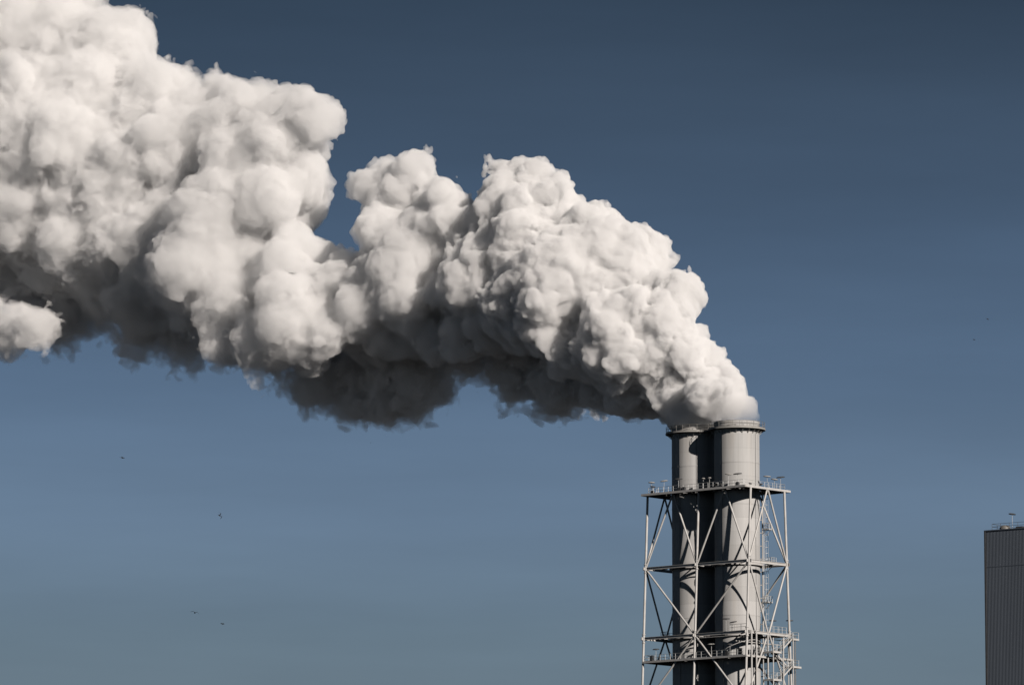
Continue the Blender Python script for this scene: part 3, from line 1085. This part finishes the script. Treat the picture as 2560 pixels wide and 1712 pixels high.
BLOBS = [
    (32.9, 1013.4, 128.3, 3.0, 0), (31.1, 1005.5, 131.5, 2.9, 0), (34.0, 999.2, 129.5, 3.4, 0), (36.0, 1004.8, 129.6, 4.3, 0),
    (36.4, 1004.6, 132.4, 2.6, 0), (31.2, 1008.5, 134.1, 5.7, 0), (33.8, 1007.6, 137.6, 2.9, 0), (28.3, 1008.6, 139.1, 6.2, 0),
    (29.0, 1010.2, 148.4, 4.2, 0), (25.1, 1013.1, 145.3, 6.1, 0), (20.2, 1012.7, 141.2, 8.7, 0), (19.9, 1017.0, 155.6, 4.8, 0),
    (17.2, 1019.0, 150.5, 9.8, 0), (14.1, 1021.3, 160.5, 5.3, 0), (7.9, 1025.8, 163.4, 6.9, 0), (10.1, 1020.1, 152.3, 11.4, 0),
    (-1.6, 1032.7, 173.8, 2.9, 0), (1.9, 1030.1, 173.7, 3.0, 0), (2.6, 1029.6, 165.0, 8.3, 0.1), (5.4, 1025.6, 155.5, 11.0, 0),
    (-1.8, 1032.8, 151.7, 9.5, 0.2), (-13.2, 1042.8, 165.4, 8.0, 0.2), (-18.9, 1046.8, 177.6, 3.2, 0.1), (-21.2, 1048.4, 173.3, 3.9, 0.1),
    (-25.7, 1051.5, 176.2, 2.9, 0.1), (-23.2, 1049.8, 178.8, 2.4, 0.1), (-20.7, 1046.1, 166.0, 5.0, 0.2), (-17.2, 1043.7, 158.2, 11.2, 0.2),
    (-24.4, 1048.7, 154.8, 9.0, 0.3), (28.1, 1015.9, 132.2, 3.7, 0.3), (24.3, 1021.8, 132.9, 4.2, 0.6), (18.5, 1028.1, 135.1, 4.4, 0.7),
    (9.8, 1036.4, 138.6, 5.4, 0.8), (2.2, 1042.9, 140.8, 5.0, 0.9), (-9.2, 1049.9, 147.5, 4.7, 0.8), (-19.9, 1060.4, 142.4, 7.5, 0.9),
    (-29.5, 1067.0, 141.8, 6.2, 0.9), (-35.6, 1068.2, 142.1, 4.6, 0.9), (-5.0, 1029.1, 145.1, 2.7, 0.3), (-13.9, 1038.4, 146.0, 3.5, 0.3),
    (-17.2, 1043.7, 149.2, 4.8, 0.3), (-40.8, 1056.1, 159.2, 8.1, 0.3), (-44.0, 1062.1, 188.1, 7.3, 0.4), (-36.5, 1055.0, 189.3, 3.5, 0.3),
    (-39.8, 1059.2, 178.7, 4.7, 0.5), (-37.6, 1057.8, 162.8, 3.2, 0.3), (-51.0, 1069.7, 192.3, 7.1, 0.45), (-58.1, 1076.3, 195.3, 5.8, 0.45),
    (-48.4, 1065.1, 175.5, 11.0, 0.4), (-55.7, 1067.1, 163.4, 13.5, 0.4), (-40.0, 1047.8, 149.8, 7.6, 0.4), (-45.0, 1051.2, 147.4, 6.1, 0.5),
    (-51.1, 1059.2, 150.2, 6.5, 0.6), (-34.9, 1042.3, 146.6, 3.2, 0.4), (-43.5, 1056.1, 141.0, 2.1, 0.7), (-64.5, 1075.9, 168.1, 13.2, 0.5),
    (-77.8, 1084.5, 181.4, 15.8, 0.6), (-71.2, 1083.9, 195.8, 10.0, 0.5), (-79.6, 1091.2, 207.9, 9.5, 0.48), (-92.4, 1098.4, 212.3, 13.5, 0.5),
    (-92.7, 1090.2, 189.2, 18.4, 0.6), (-82.2, 1087.4, 174.1, 11.7, 0.6), (-94.8, 1095.4, 180.6, 13.5, 0.6), (-110.5, 1105.2, 204.9, 20.4, 0.6),
    (-112.1, 1106.3, 185.0, 17.0, 0.6), (-116.1, 1113.6, 171.3, 12.8, 0.6), (-62.5, 1086.1, 154.8, 5.2, 0.9), (-70.4, 1091.3, 157.2, 5.2, 0.9),
    (-75.1, 1090.5, 162.6, 4.9, 0.7), (-75.7, 1075.6, 158.8, 2.0, 0.5), (-86.5, 1101.6, 162.6, 5.9, 0.8), (-86.0, 1101.4, 157.8, 3.4, 0.95),
    (-95.2, 1082.7, 155.3, 2.8, 0.5), (-91.1, 1080.0, 153.1, 2.3, 0.6), (-96.6, 1083.6, 151.4, 2.5, 0.6), (-90.0, 1080.2, 154.8, 1.5, 0.6),
    (-100.7, 1086.2, 154.2, 4.2, 0.5), (-93.7, 1083.4, 177.8, 9.1, 0.5), (-84.4, 1078.4, 170.6, 7.0, 0.5), (-103.7, 1091.7, 176.6, 9.2, 0.5),
    (-76.2, 1074.9, 168.8, 6.6, 0.5), (-108.7, 1093.2, 156.2, 6.7, 0.6), (-95.6, 1107.4, 168.6, 5.1, 0.7), (3.4, 1023.0, 146.7, 4.9, 0.1),
    (-4.2, 1029.5, 147.6, 4.0, 0.2), (-23.7, 1044.3, 147.6, 3.8, 0.3), (11.6, 1017.0, 141.4, 4.5, 0.05), (19.4, 1012.3, 136.4, 3.4, 0.05),
    (25.6, 1008.7, 134.8, 3.1, 0.05), (-6.2, 1033.9, 161.6, 6.3, 0.2), (-9.1, 1037.9, 154.9, 7.2, 0.2), (-65.0, 1074.1, 186.4, 8.7, 0.55),
    (-50.7, 1064.7, 180.6, 9.0, 0.5), (-132.6, 1119.0, 194.1, 22.3, 0.6), (39.71, 997.97, 124.9, 3.5, -1), (39.3, 998.13, 126.1, 3.4, -1),
    (38.72, 998.29, 127.3, 3.3, -1), (37.96, 998.46, 128.5, 3.2, -1), (37.03, 998.62, 129.7, 3.1, -1), (32.39, 1004.33, 124.9, 3.5, -1),
    (31.76, 1004.6, 126.1, 3.4, -1), (30.96, 1004.87, 127.3, 3.3, -1), (29.99, 1005.14, 128.5, 3.2, -1), (28.85, 1005.41, 129.7, 3.1, -1),
]


def steam(name, near, far, col, mouth):
    """scattering vapour: dense by the stacks, thinning as it drifts away, clear right at the mouths"""
    m = bpy.data.materials.new(name)
    m.use_nodes = True
    nt = m.node_tree
    nt.nodes.clear()
    mo = nt.nodes.new('ShaderNodeOutputMaterial')
    vs = nt.nodes.new('ShaderNodeVolumeScatter')
    vs.inputs['Color'].default_value = (*col, 1)
    vs.inputs['Anisotropy'].default_value = 0.0
    nt.links.new(vs.outputs[0], mo.inputs['Volume'])
    tc = nt.nodes.new('ShaderNodeTexCoord')
    sx = nt.nodes.new('ShaderNodeSeparateXYZ')
    nt.links.new(tc.outputs['Object'], sx.inputs[0])
    a = nt.nodes.new('ShaderNodeMapRange')
    a.inputs['From Min'].default_value = 22
    a.inputs['From Max'].default_value = -50
    a.inputs['To Min'].default_value = near
    a.inputs['To Max'].default_value = far
    nt.links.new(sx.outputs['X'], a.inputs[0])
    last = a.outputs[0]
    if mouth:
        b = nt.nodes.new('ShaderNodeMapRange')
        b.inputs['From Min'].default_value = 124.3
        b.inputs['From Max'].default_value = 131.0
        b.inputs['To Min'].default_value = 0.08
        b.inputs['To Max'].default_value = 1.0
        nt.links.new(sx.outputs['Z'], b.inputs[0])
        b2 = nt.nodes.new('ShaderNodeMath'); b2.operation = 'POWER'; b2.inputs[1].default_value = 2.0
        nt.links.new(b.outputs[0], b2.inputs[0])
        b = b2
        c = nt.nodes.new('ShaderNodeMapRange')
        c.inputs['From Min'].default_value = 37.5
        c.inputs['From Max'].default_value = 33.5
        nt.links.new(sx.outputs['X'], c.inputs[0])
        mx = nt.nodes.new('ShaderNodeMath'); mx.operation = 'MAXIMUM'
        nt.links.new(b.outputs[0], mx.inputs[0]); nt.links.new(c.outputs[0], mx.inputs[1])
        mu = nt.nodes.new('ShaderNodeMath'); mu.operation = 'MULTIPLY'
        nt.links.new(last, mu.inputs[0]); nt.links.new(mx.outputs[0], mu.inputs[1])
        last = mu.outputs[0]
    nt.links.new(last, vs.inputs['Density'])
    cr = nt.nodes.new('ShaderNodeMix'); cr.data_type = 'RGBA'      # scatter colour a touch less white towards the plume's left end
    cr.inputs[6].default_value = (*col, 1)
    cr.inputs[7].default_value = (col[0] - 0.02, col[1] - 0.02, col[2] - 0.02, 1)
    ca = nt.nodes.new('ShaderNodeMapRange')
    ca.inputs['From Min'].default_value = 0
    ca.inputs['From Max'].default_value = -60
    nt.links.new(sx.outputs['X'], ca.inputs[0])
    nt.links.new(ca.outputs[0], cr.inputs[0])
    nt.links.new(cr.outputs[2], vs.inputs['Color'])
    return m


me, me2 = mesh_plume(BLOBS, 0.24, 0.32)
me.materials.append(steam('dense_steam', 1.25, 0.3, (0.991, 0.989, 0.988), True))
me2.materials.append(steam('thin_steam', 0.4, 0.3, (0.985, 0.98, 0.977), False))
plume = bpy.data.objects.new('smoke_plume', me)
C.objects.link(plume)
tag(plume, 'thick white steam plume drifting left from the twin chimney mouths, grey underneath', 'smoke', kind='stuff')
wisps = bpy.data.objects.new('smoke_wisps', me2)
C.objects.link(wisps)
wisps.parent = plume
